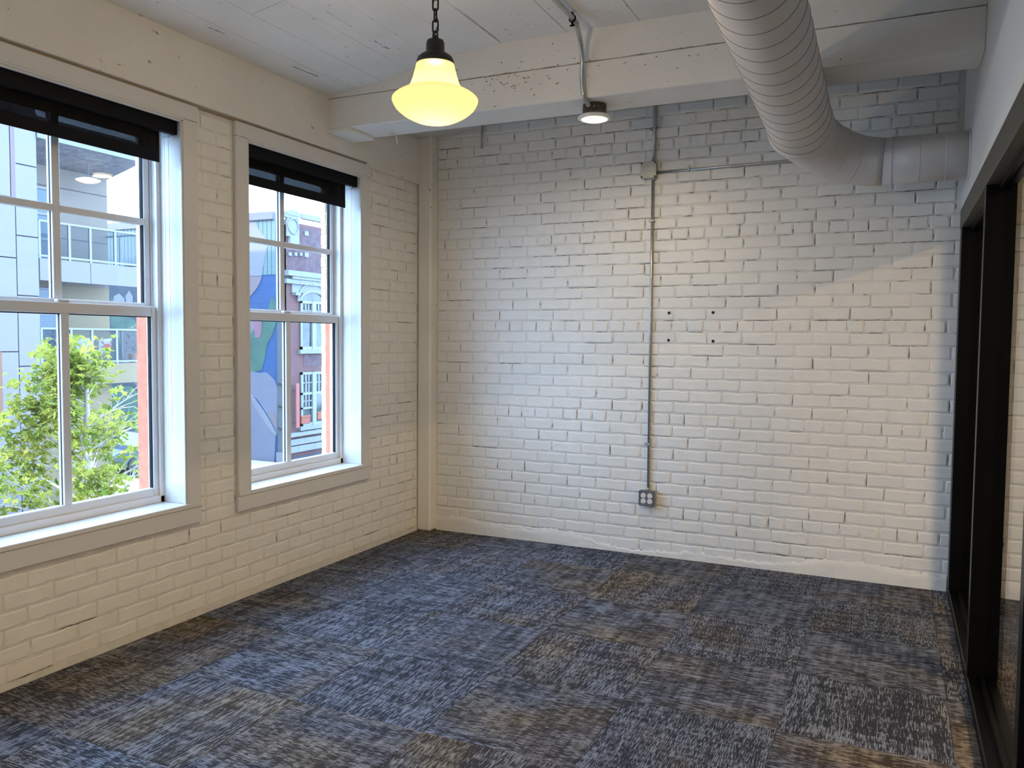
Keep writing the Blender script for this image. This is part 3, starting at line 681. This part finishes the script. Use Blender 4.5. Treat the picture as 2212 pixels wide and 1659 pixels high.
# cushions and plants on the lower balcony
m_cush=mat('white_cushion',(.45,.46,.50),.8); m_crab=mat('red_print',(.55,.09,.06),.8)
for px,lab,cr_ in ((180,'plain white cushion behind the lower balcony railing',False),(227,'white cushion with a red crab print behind the lower balcony railing',True)):
    p=at(px,748,0,-19.35); t=thing('cushion',lab,'cushion',tuple(p),'cushions on the lower balcony'); b=MB(); 
    n=12; fr=[]
    for s_ in(1,-1):
        b.lathe([(0,.10),(.2,.085),(.29,.0)] if s_>0 else [(.29,0),(.2,-.085),(0,-.10)],n=4)
    me=b.mesh('pillow',True); o=link('pillow',me,m_cush,t); o.rotation_euler=(math.pi/4,0,0); o.rotation_euler=Matrix(((0,0,1),(.7071,-.7071,0),(.7071,.7071,0))).to_euler(); o.scale=(1.25,1.0,1)
    if cr_:
        b=MB(); b.prism([(.13*math.cos(a),.08*math.sin(a)) for a in [2*math.pi*i/14 for i in range(14)]],0,.092,.10)
        for sx in(-1,1):
            for k in range(4): an=-.9+.35*k; b.prism([(sx*.10*math.cos(an)-.008,.06*math.sin(an)),(sx*.22*math.cos(an),.13*math.sin(an)-.03),(sx*.22*math.cos(an),.13*math.sin(an)-.012),(sx*.10*math.cos(an)+.008,.06*math.sin(an)+.015)],0,.094,.102)
            b.prism([(sx*.09,.05),(sx*.17,.10),(sx*.22,.17),(sx*.17,.15),(sx*.15,.19),(sx*.13,.11)],0,.094,.102)
        b.build('crab_print',m_crab,t)
m_leafdk=mat('potted_leaf',(.10,.16,.06),.8,noise=(6,.5)); m_pot=mat('clay_pot',(.30,.15,.09),.8)
rr=random.Random(8)
for i,(px,row) in enumerate(((90,758),(127,762),(288,735))):
    p=at(px,row,0,-19.6); t=thing('potted_shrub',['leafy potted shrub nearest the panelled wall on the lower balcony','leafy potted shrub second from the panelled wall on the lower balcony','tall thin potted plant at the open end of the lower balcony'][i],'plant',(p.x,p.y,.55),'balcony plants')
    MB().lathe([(0,0),(.13,0),(.17,.30),(.15,.30),(0,.26)],n=16).build('pot',m_pot,t)
    b=MB(); MB_=b
    b.tube([(0,0,.26),(.02,.01,.5)],.012,5)
    for k in range(160):
        a=rr.uniform(0,6.28); q=rr.uniform(0,.28); z=rr.uniform(.35,.95 if i<2 else 1.25); v=[Vector((q*math.cos(a),q*math.sin(a),z))+Vector((rr.uniform(-.05,.05),rr.uniform(-.05,.05),rr.uniform(-.04,.04))) for _ in range(3)]
        b.b.faces.new([b.b.verts.new(x) for x in v])
    o=b.build('foliage',m_leafdk,t); o['kind']='stuff'
# --- brick building with the mural on its flank
MY=26.0; BXc=at(615,700,1,MY).x
Bd=thing('brick_building','old red brick building with white stone trim and a flower mural on its flank','building',(BXc,MY,GZ)); P1=Bd.location
def bb(name,m,x0,x1,y0,y1,z0,z1,bev=0,par=None): return MB().box(x0-P1.x,x1-P1.x,y0-P1.y,y1-P1.y,z0-P1.z,z1-P1.z,bev=bev).build(name,m,par or Bd)
ztop=at(598,458,1,MY).z; zsid=at(560,594,1,MY).z
bb('wall',m_fbrick,-36,BXc-.03,MY+.06,46,GZ,ztop-.35)
bb('side_wall',m_wallblue,-36,BXc-.02,MY,MY+.06,GZ,zsid); bb('coping',m_gray2,-36,BXc-.5,MY-.12,MY+.3,ztop-.28,ztop+.02)
xx=-36.0; pw=at(546,500,1,MY).x-at(537,500,1,MY).x
while xx<BXc-.45:
    bb('siding_panel',m_teal,xx+.012,min(xx+pw,BXc-.42)-.012,MY-.02,MY,zsid,ztop-.28); xx+=pw
bb('siding_backing',m_tealgap,-36,BXc-.42,MY-.004,MY,zsid,ztop-.28)
def blob(name,m,pts,dd=.02):
    P=[at(x,y,1,MY) for x,y in pts]; MB().prism([(p.x-P1.x,p.z-P1.z) for p in P],1,-dd,0).build(name,m,Bd)
blob('painted_petal',m_pet,[(520,470),(540,473),(553,480),(560,497),(574,513),(579,530),(574,552),(568,580),(566,596),(520,597)],.03)
blob('painted_petal',m_rosy,[(500,597),(566,597),(562,610),(556,622),(545,636),(534,648),(500,668)],.025)
blob('painted_leaf',m_wallgreen,[(589,640),(596,655),(599,690),(590,720),(578,742),(572,775),(566,798),(548,806),(520,800),(520,690),(575,690),(583,655)],.015)
blob('painted_petal',m_wallpink,[(549,670),(566,670),(566,715),(562,729),(552,730),(549,700)],.028)
blob('painted_petal',m_rosy,[(520,722),(540,723),(550,712),(550,690),(520,692)],.022)
blob('painted_petal',m_lav,[(520,790),(540,800),(560,806),(575,804),(585,812),(594,822),(600,838),(600,940),(596,928),(575,890),(556,862),(540,850),(520,846)],.022)
blob('painted_petal',m_pet,[(520,842),(545,852),(556,868),(572,890),(585,912),(598,936),(597,942),(585,930),(566,902),(552,880),(540,858),(520,850)],.032)
blob('painted_petal',m_lav,[(520,852),(541,858),(560,892),(585,930),(596,942),(593,1010),(520,1015)],.024)
blob('painted_petal',m_rosy,[(581,896),(590,890),(600,905),(600,928),(590,915)],.034)
blob('painted_petal',m_pet,[(245,665),(247,640),(258,634),(270,645),(271,662),(262,668)],.03); blob('painted_petal',m_pet,[(272,640),(280,628),(288,640),(288,660),(280,665),(274,655)],.03)
blob('painted_ground',m_wallnavy,[(200,610),(325,610),(330,1000),(200,1000)],.012)
blob('painted_leaf',m_wallgreen,[(242,640),(262,680),(290,690),(300,700),(285,706),(255,718),(240,700)],.028)
blob('painted_petal',m_rosy,[(285,706),(330,680),(330,800),(300,840),(270,790),(255,718)],.03)
blob('painted_leaf',m_wallgreen,[(240,835),(285,834),(300,850),(330,880),(330,925),(240,925)],.032)
# grey corner post with lamps
cp=at(606,800,1,MY-.1).x
bb('corner_post',m_post,at(599,800,1,MY-.08).x,BXc,MY-.08,MY+.1,GZ,at(600,690,1,MY).z)
bb('corner_post',m_post,at(604,600,1,MY-.06).x,BXc,MY-.06,MY+.1,at(600,690,1,MY).z,ztop-.3)
for row in (828,876,924):
    p=at(608,row,1,MY-.1); bb('lamp_bracket',m_slot,p.x-.10,p.x+.10,MY-.22,MY-.06,p.z-.07,p.z+.07,bev=.03)
bb('sign_plate',m_pet,at(598,990,1,MY-.1).x,at(613,990,1,MY-.1).x,MY-.14,MY-.1,at(600,1012,1,MY).z,at(600,976,1,MY).z)
FB=BXc  # street face of the brick building, facing +X
def fa(px,row): p=at(px,row,0,FB); return p.y,p.z
def fbx(name,m,a,b_,t=.06,par=None,bev=0,x0=0):
    (ya,za),(yb,zb2)=fa(*a),fa(*b_); return bb(name,m,FB-.02+x0,FB+t,min(ya,yb),max(ya,yb),min(za,zb2),max(za,zb2),par=par,bev=bev)
zc=lambda row,px=660: fa(px,row)[1]
zcor=zc(600)
bb('facade_wall',m_fbrick,FB-.04,FB,MY,46,GZ,zcor); bb('upper_facade',m_dkbrick,FB-.04,FB,MY,46,zcor,ztop-.5)
bb('parapet_cap',m_stone,FB-.1,FB+.1,fa(651,470)[0],46,zc(474),zc(463))
bb('parapet_cap',m_stone,FB-.1,FB+.1,MY-.05,fa(640,460)[0],zc(472,630),zc(460,630)); 
ym,zm=fa(630,489)
b=MB(); b.box(FB-.02-P1.x,FB+.08-P1.x,fa(617,489)[0]-P1.y,fa(643,489)[0]-P1.y,zc(512,630)-P1.z,zc(470,630)-P1.z); b.build('medallion_block',m_stone,Bd)
MB().tube([(FB+.09-P1.x,ym-P1.y+.30*math.cos(a),zm-P1.z+.30*math.sin(a)) for a in [2*math.pi*i/28 for i in range(28)]],.035,6,closed=True).build('medallion_ring',m_stone,Bd)
MB().prism([(fa(619,460)[0]-P1.y,zc(466,630)-P1.z)]+[(ym-P1.y+.42*math.cos(a),zc(466,630)-P1.z+.22*math.sin(a)) for a in [math.pi-math.pi*i/10 for i in range(11)]],0,0,.12).build('arched_crest',m_stone,Bd)
fbx('bracket',m_stone,(622,510),(641,534),.14); 
for px in (624,636,647): fbx('dentil',m_stone,(px-2,545),(px+3,553),.08)
fbx('stone_block',m_stone,(657,499),(665,510),.04); fbx('stone_block',m_stone,(657,545),(665,556),.04)
# cornice of separate stones
bb('cornice_bed',m_joint,FB,FB+.10,MY-.02,46,zc(612),zc(590))
yy=MY-.03
for row0,row1,t_ in ((588,600,.24),(600,606,.20),(606,616,.15)):
    y=MY-.03+(.3 if row0==600 else 0)
    while y<36: bb('cornice_stone',m_stone,FB,FB+t_,y,y+.78,zc(row1),zc(row0)-.012); y+=.79
def arch_win(y0,w_,zs,zt_,arched,nb=None):
    """double window in the brick face: y0 left edge, zs sill, zt_ head"""
    wroot=bb('window',m_pane,FB-.02,FB+.02,y0,y0+w_,zs,zt_)
    def q(name,m,ya,yb,za,zb_,t=.08): return bb(name,m,FB,FB+t,ya,yb,za,zb_,par=None if False else Bd)
    def c(name,m,ya,yb,za,zb_,t=.08):
        o=MB().box(FB-P1.x,FB+t-P1.x,ya-P1.y,yb-P1.y,za-P1.z,zb_-P1.z).build(name,m,wroot); return o
    ym=y0+w_/2
    c('frame',m_winw,y0,y0+.10,zs,zt_); c('frame',m_winw,y0+w_-.10,y0+w_,zs,zt_); c('frame',m_winw,ym-.12,ym+.12,zs,zt_,.1); c('frame',m_winw,y0,y0+w_,zt_-.10,zt_); c('frame',m_winw,y0,y0+w_,zs,zs+.12)
    zm_=zt_-(zt_-zs)*.40; c('meeting_rail',m_winw,y0,y0+w_,zm_-.05,zm_+.05)
    if not arched: z2=zs+(zt_-zs)*.33; c('meeting_rail',m_winw,y0,ym,z2-.04,z2+.04)
    for h0,h1 in ((y0+.1,ym-.12),(ym+.12,y0+w_-.1)):
        for k in (1,2): yk=h0+(h1-h0)*k/3; c('muntin',m_winw,yk-.022,yk+.022,zm_,zt_-.08,.06)
        z=(zm_+zt_)/2; c('muntin',m_winw,h0,h1,z-.022,z+.022,.06)
        if not arched and h0<ym:
            for k in (1,2): yk=h0+(h1-h0)*k/3; c('muntin',m_winw,yk-.022,yk+.022,zs+(zt_-zs)*.33,zm_,.06)
            z=zm_-(zt_-zs)*.14; c('muntin',m_winw,h0,h1,z-.022,z+.022,.06)
    bb('stone_sill',m_stone,FB,FB+.14,y0-.12,y0+w_+.12,zs-.17,zs)
    if arched:
        # brick arch and stone hood above
        P_=[]; n=12; rw=w_/2
        for i in range(n+1): a=math.pi-math.pi*i/n; P_.append((ym+rw*math.cos(a),zt_-.02+.42*math.sin(a)))
        MB().prism([(u-P1.y,v-P1.z) for u,v in P_],0,-.02,.03).build('arch_panel',m_pane,Bd)
        MB().tube([(.05,u-P1.y,v-P1.z) for u,v in P_],.06,6).build('arch_frame',m_winw,Bd)
        MB().tube([(.05,ym+(u-ym)*1.16-P1.y,zt_+(v-zt_)*1.9-P1.z) for u,v in P_],.07,6).build('hood_mould',m_stone,Bd)
        bb('spandrel',m_stone,FB,FB+.05,y0-.5,y0+w_+.5,zc(616)-.35,zc(616))
        bb('corbel',m_stone,FB,FB+.2,y0-.45,y0-.15,zc(640),zc(616)-.35)
    return wroot
wy0=fa(647,700)[0]; ww=(fa(675,700)[0]-wy0)*2.0
for kk in range(4):
    yo=wy0+kk*(ww+1.5)
    arch_win(yo,ww,zc(755,655),zc(650,655),True); arch_win(yo,ww,zc(920,655),zc(804,655),False)
    for row in (766,): bb('recess_panel',m_dkbrick,FB,FB+.012,yo+.25,yo+ww,zc(792,660),zc(766,660))
for px0,px1,r0,r1 in ((647,666,896,916),(682,698,888,906)):
    (a,c1),(b1,c2)=fa(px0,r1),fa(px1,r0); t=thing('orange_crate',['orange crate in the lower left window of the brick building','orange crate in the lower right window of the brick building'][px0>660],'crate',(FB+.05,(a+b1)/2,c1),'orange crates in the window'); MB().box(-.04,.06,-(b1-a)/2,(b1-a)/2,0,(c2-c1)*.75,bev=.01).build('body',m_redbox,t); MB().box(-.05,.07,-(b1-a)/2-.02,(b1-a)/2+.02,(c2-c1)*.75,c2-c1,bev=.01).build('lid',m_redbox,t)
# banner, stone base courses
(a,c1),(b1,c2)=fa(631,925),fa(638,828)
t=thing('vertical_banner','narrow coral red vertical banner beside the brick building window','sign',(FB+.2,(a+b1)/2,c1)); MB().box(-.03,.03,-(b1-a)/2,(b1-a)/2,0,c2-c1,bev=.02).build('panel',m_coral,t); MB().box(-.2,.0,-.03,.03,.2,.26).build('bracket',m_post,t); MB().box(-.2,.0,-.03,.03,c2-c1-.3,c2-c1-.24).build('bracket',m_post,t)
bb('band',m_stone,FB,FB+.22,MY-.05,44,zc(940,650),zc(932,650)); 
for row0,row1,of in ((945,958,0),(960,974,.4)):
    y=MY-.05-of
    while y<40: bb('base_stone',m_stone,FB,FB+.16,max(y,MY-.05),y+1.05,zc(row1,650),zc(row0,650)-.012); y+=1.06
bb('shop_front',m_wallnavy,FB,FB+.05,MY+.3,44,GZ,zc(985,650))
# --- parked car in the lot
def car(loc,rz,col,label):
    t=thing('parked_car',label,'car',loc); t.rotation_euler=(0,0,rz); mc=mat('car_paint',col,.25)
    pr=[(-2.1,.35),(-2.15,.75),(-1.75,.95),(-1.2,1.0),(-.7,1.42),(.7,1.45),(1.35,1.02),(2.05,.85),(2.15,.40),(2.0,.28),(-2.0,.28)]
    MB().prism([(x,z) for x,z in pr],1,-.85,.85).build('body',mc,t)
    MB().prism([(-1.12,1.0),(-.68,1.36),(.66,1.39),(1.2,1.03)],1,-.86,.86).build('side_glass',m_bluegl,t)
    for x in (-1.3,1.35):
        for y in (-.8,.8): o=MB().lathe([(0,-.1),(.31,-.1),(.33,-.06),(.33,.06),(.31,.1),(0,.1)],n=20).build('wheel',m_slot,t,loc=(x,y,.32)); o.rotation_euler=(math.pi/2,0,0)
car((-22.5,22.6,GZ+.06),math.radians(80),(.05,.06,.08),'dark car parked in the lot beyond the street tree')
car((-14.0,15.2,GZ),math.radians(90),(.35,.37,.40),'silver car parked at the kerb behind the street tree')
# --- street tree
m_leaf=bpy.data.materials.new('sunlit_leaf'); m_leaf.use_nodes=True; nt=m_leaf.node_tree; N=nt.nodes; N.clear()
o_=N.new('ShaderNodeOutputMaterial'); mx=N.new('ShaderNodeMixShader'); d_=N.new('ShaderNodeBsdfDiffuse'); tr=N.new('ShaderNodeBsdfTranslucent'); oi=N.new('ShaderNodeNewGeometry'); ns=N.new('ShaderNodeTexNoise'); ns.inputs['Scale'].default_value=3.5; cr_=N.new('ShaderNodeValToRGB')
cr_.color_ramp.elements[0].position=.35; cr_.color_ramp.elements[0].color=(.09,.13,.022,1); cr_.color_ramp.elements[1].position=.65; cr_.color_ramp.elements[1].color=(.33,.33,.065,1)
nt.links.new(oi.outputs['Position'],ns.inputs['Vector']); nt.links.new(ns.outputs[0],cr_.inputs[0]); nt.links.new(cr_.outputs[0],d_.inputs[0]); nt.links.new(cr_.outputs[0],tr.inputs[0]); mx.inputs[0].default_value=.45
nt.links.new(d_.outputs[0],mx.inputs[1]); nt.links.new(tr.outputs[0],mx.inputs[2]); nt.links.new(mx.outputs[0],o_.inputs[0])
m_bark=mat('pale_bark',(.30,.26,.20),.9,noise=(9,.3))
T0=Vector((-6.68,7.48,GZ-.02))
tree=thing('street_tree','leafy yellow-green street tree outside the nearer window, bare twigs at its right','tree',tuple(T0))
rr=random.Random(21)
leafm=[]
for v in range(4):
    b=bmesh.new(); pts=[]
    for i in range(10):
        a=2*math.pi*i/10; R0=(1.0 if i%2==0 else .48)*(1.15 if i==0 else .9); pts.append(b.verts.new((R0*math.cos(a)*.075,R0*math.sin(a)*.075,(.012 if i%2 else -.008)*(v-1))))
    c0=b.verts.new((0,0,.012)); 
    for i in range(10): b.faces.new((c0,pts[i],pts[(i+1)%10]))
    me=bpy.data.meshes.new('leaf'); b.to_mesh(me); b.free(); me.materials.append(m_leaf); leafm.append(me)
trunk=MB(); trunk.tube([(0,0,0),(.05,.03,1.3),(.0,.08,2.4),(.06,.02,3.6),(.02,.05,4.7),(.05,.0,5.05)],[.12,.10,.075,.05,.02,.006],10); trunk.build('trunk',m_bark,tree,True)
ends=[]
RV=Vector((math.cos(-.9),math.sin(.0),0))
view=(T0-CAM); view.z=0; view.normalize(); rgt=Vector((-view.y,view.x,0))*-1
for i in range(58):
    f=i/58; z=1.7+3.1*f; top_=5.1; rad=max(.12,min(1.95,(top_-.30-z)*.58+.10)); a=rr.uniform(0,6.283)
    d=Vector((math.cos(a),math.sin(a),0)); L_=rad*rr.uniform(.75,1.05); bare=d.dot(rgt)>.30 and 2.2<z<4.3
    if bare:L_*=1.12
    p0=Vector((0.03,.03,z)); p1=p0+d*L_*.5+Vector((0,0,L_*.30)); p2=p0+d*L_+Vector((0,0,L_*.55+rr.uniform(-.1,.1)))
    if p2.z>top_-.1:p2.z=top_-.1
    br=MB().tube([p0,p1,p2],[.026*(1-f*.6),.014,.004],5)
    for k in range(5 if bare else 3):
        s_=rr.uniform(.45,.95); q0=p1.lerp(p2,max(0,(s_-.5)*2)); q1=q0+d*rr.uniform(.1,.35)+Vector((rr.uniform(-.25,.25),rr.uniform(-.25,.25),rr.uniform(.05,.35))); br.tube([q0,(q0+q1)/2+Vector((0,0,.02)),q1],[.007,.005,.002],4); 
        if q1.z<top_: ends.append((q1,bare)); ends.append(((q0+q1)/2,bare))
    br.build('branch',m_bark,tree)
    ends+= [(p2,bare),(p1.lerp(p2,.5),bare),(p1,bare)]
leaves=[]
for p,bare in ends:
    if p.z<1.5: continue
    for k in range(1 if bare else 7):
        q=p+Vector((rr.gauss(0,.11),rr.gauss(0,.11),rr.gauss(0,.09))); 
        if q.z>5.15: continue
        mtx=Matrix.Translation(q)@Matrix.Rotation(rr.uniform(0,6.28),4,'Z')@Matrix.Rotation(rr.gauss(0,.7),4,'X')@Matrix.Rotation(rr.gauss(.2,.5),4,'Y')@Matrix.Scale(rr.uniform(.6,1.15),4)
        leaves.append(((q+T0-CAM).length,mtx,rr.randrange(4)))
leaves.sort(key=lambda t:t[0]); rest=bmesh.new()
for i,(d,mtx,v) in enumerate(leaves):
    if i<300: o=bpy.data.objects.new('leaf',leafm[v]); COL.objects.link(o); o.parent=tree; o.matrix_local=mtx
    else:
        tb=bmesh.new(); tb.from_mesh(leafm[v]); bmesh.ops.transform(tb,matrix=mtx,verts=tb.verts); tmp=bpy.data.meshes.new('t'); tb.to_mesh(tmp); tb.free(); rest.from_mesh(tmp); bpy.data.meshes.remove(tmp)
me=bpy.data.meshes.new('foliage'); rest.to_mesh(me); rest.free(); o=link('foliage',me,m_leaf,tree); o['kind']='stuff'
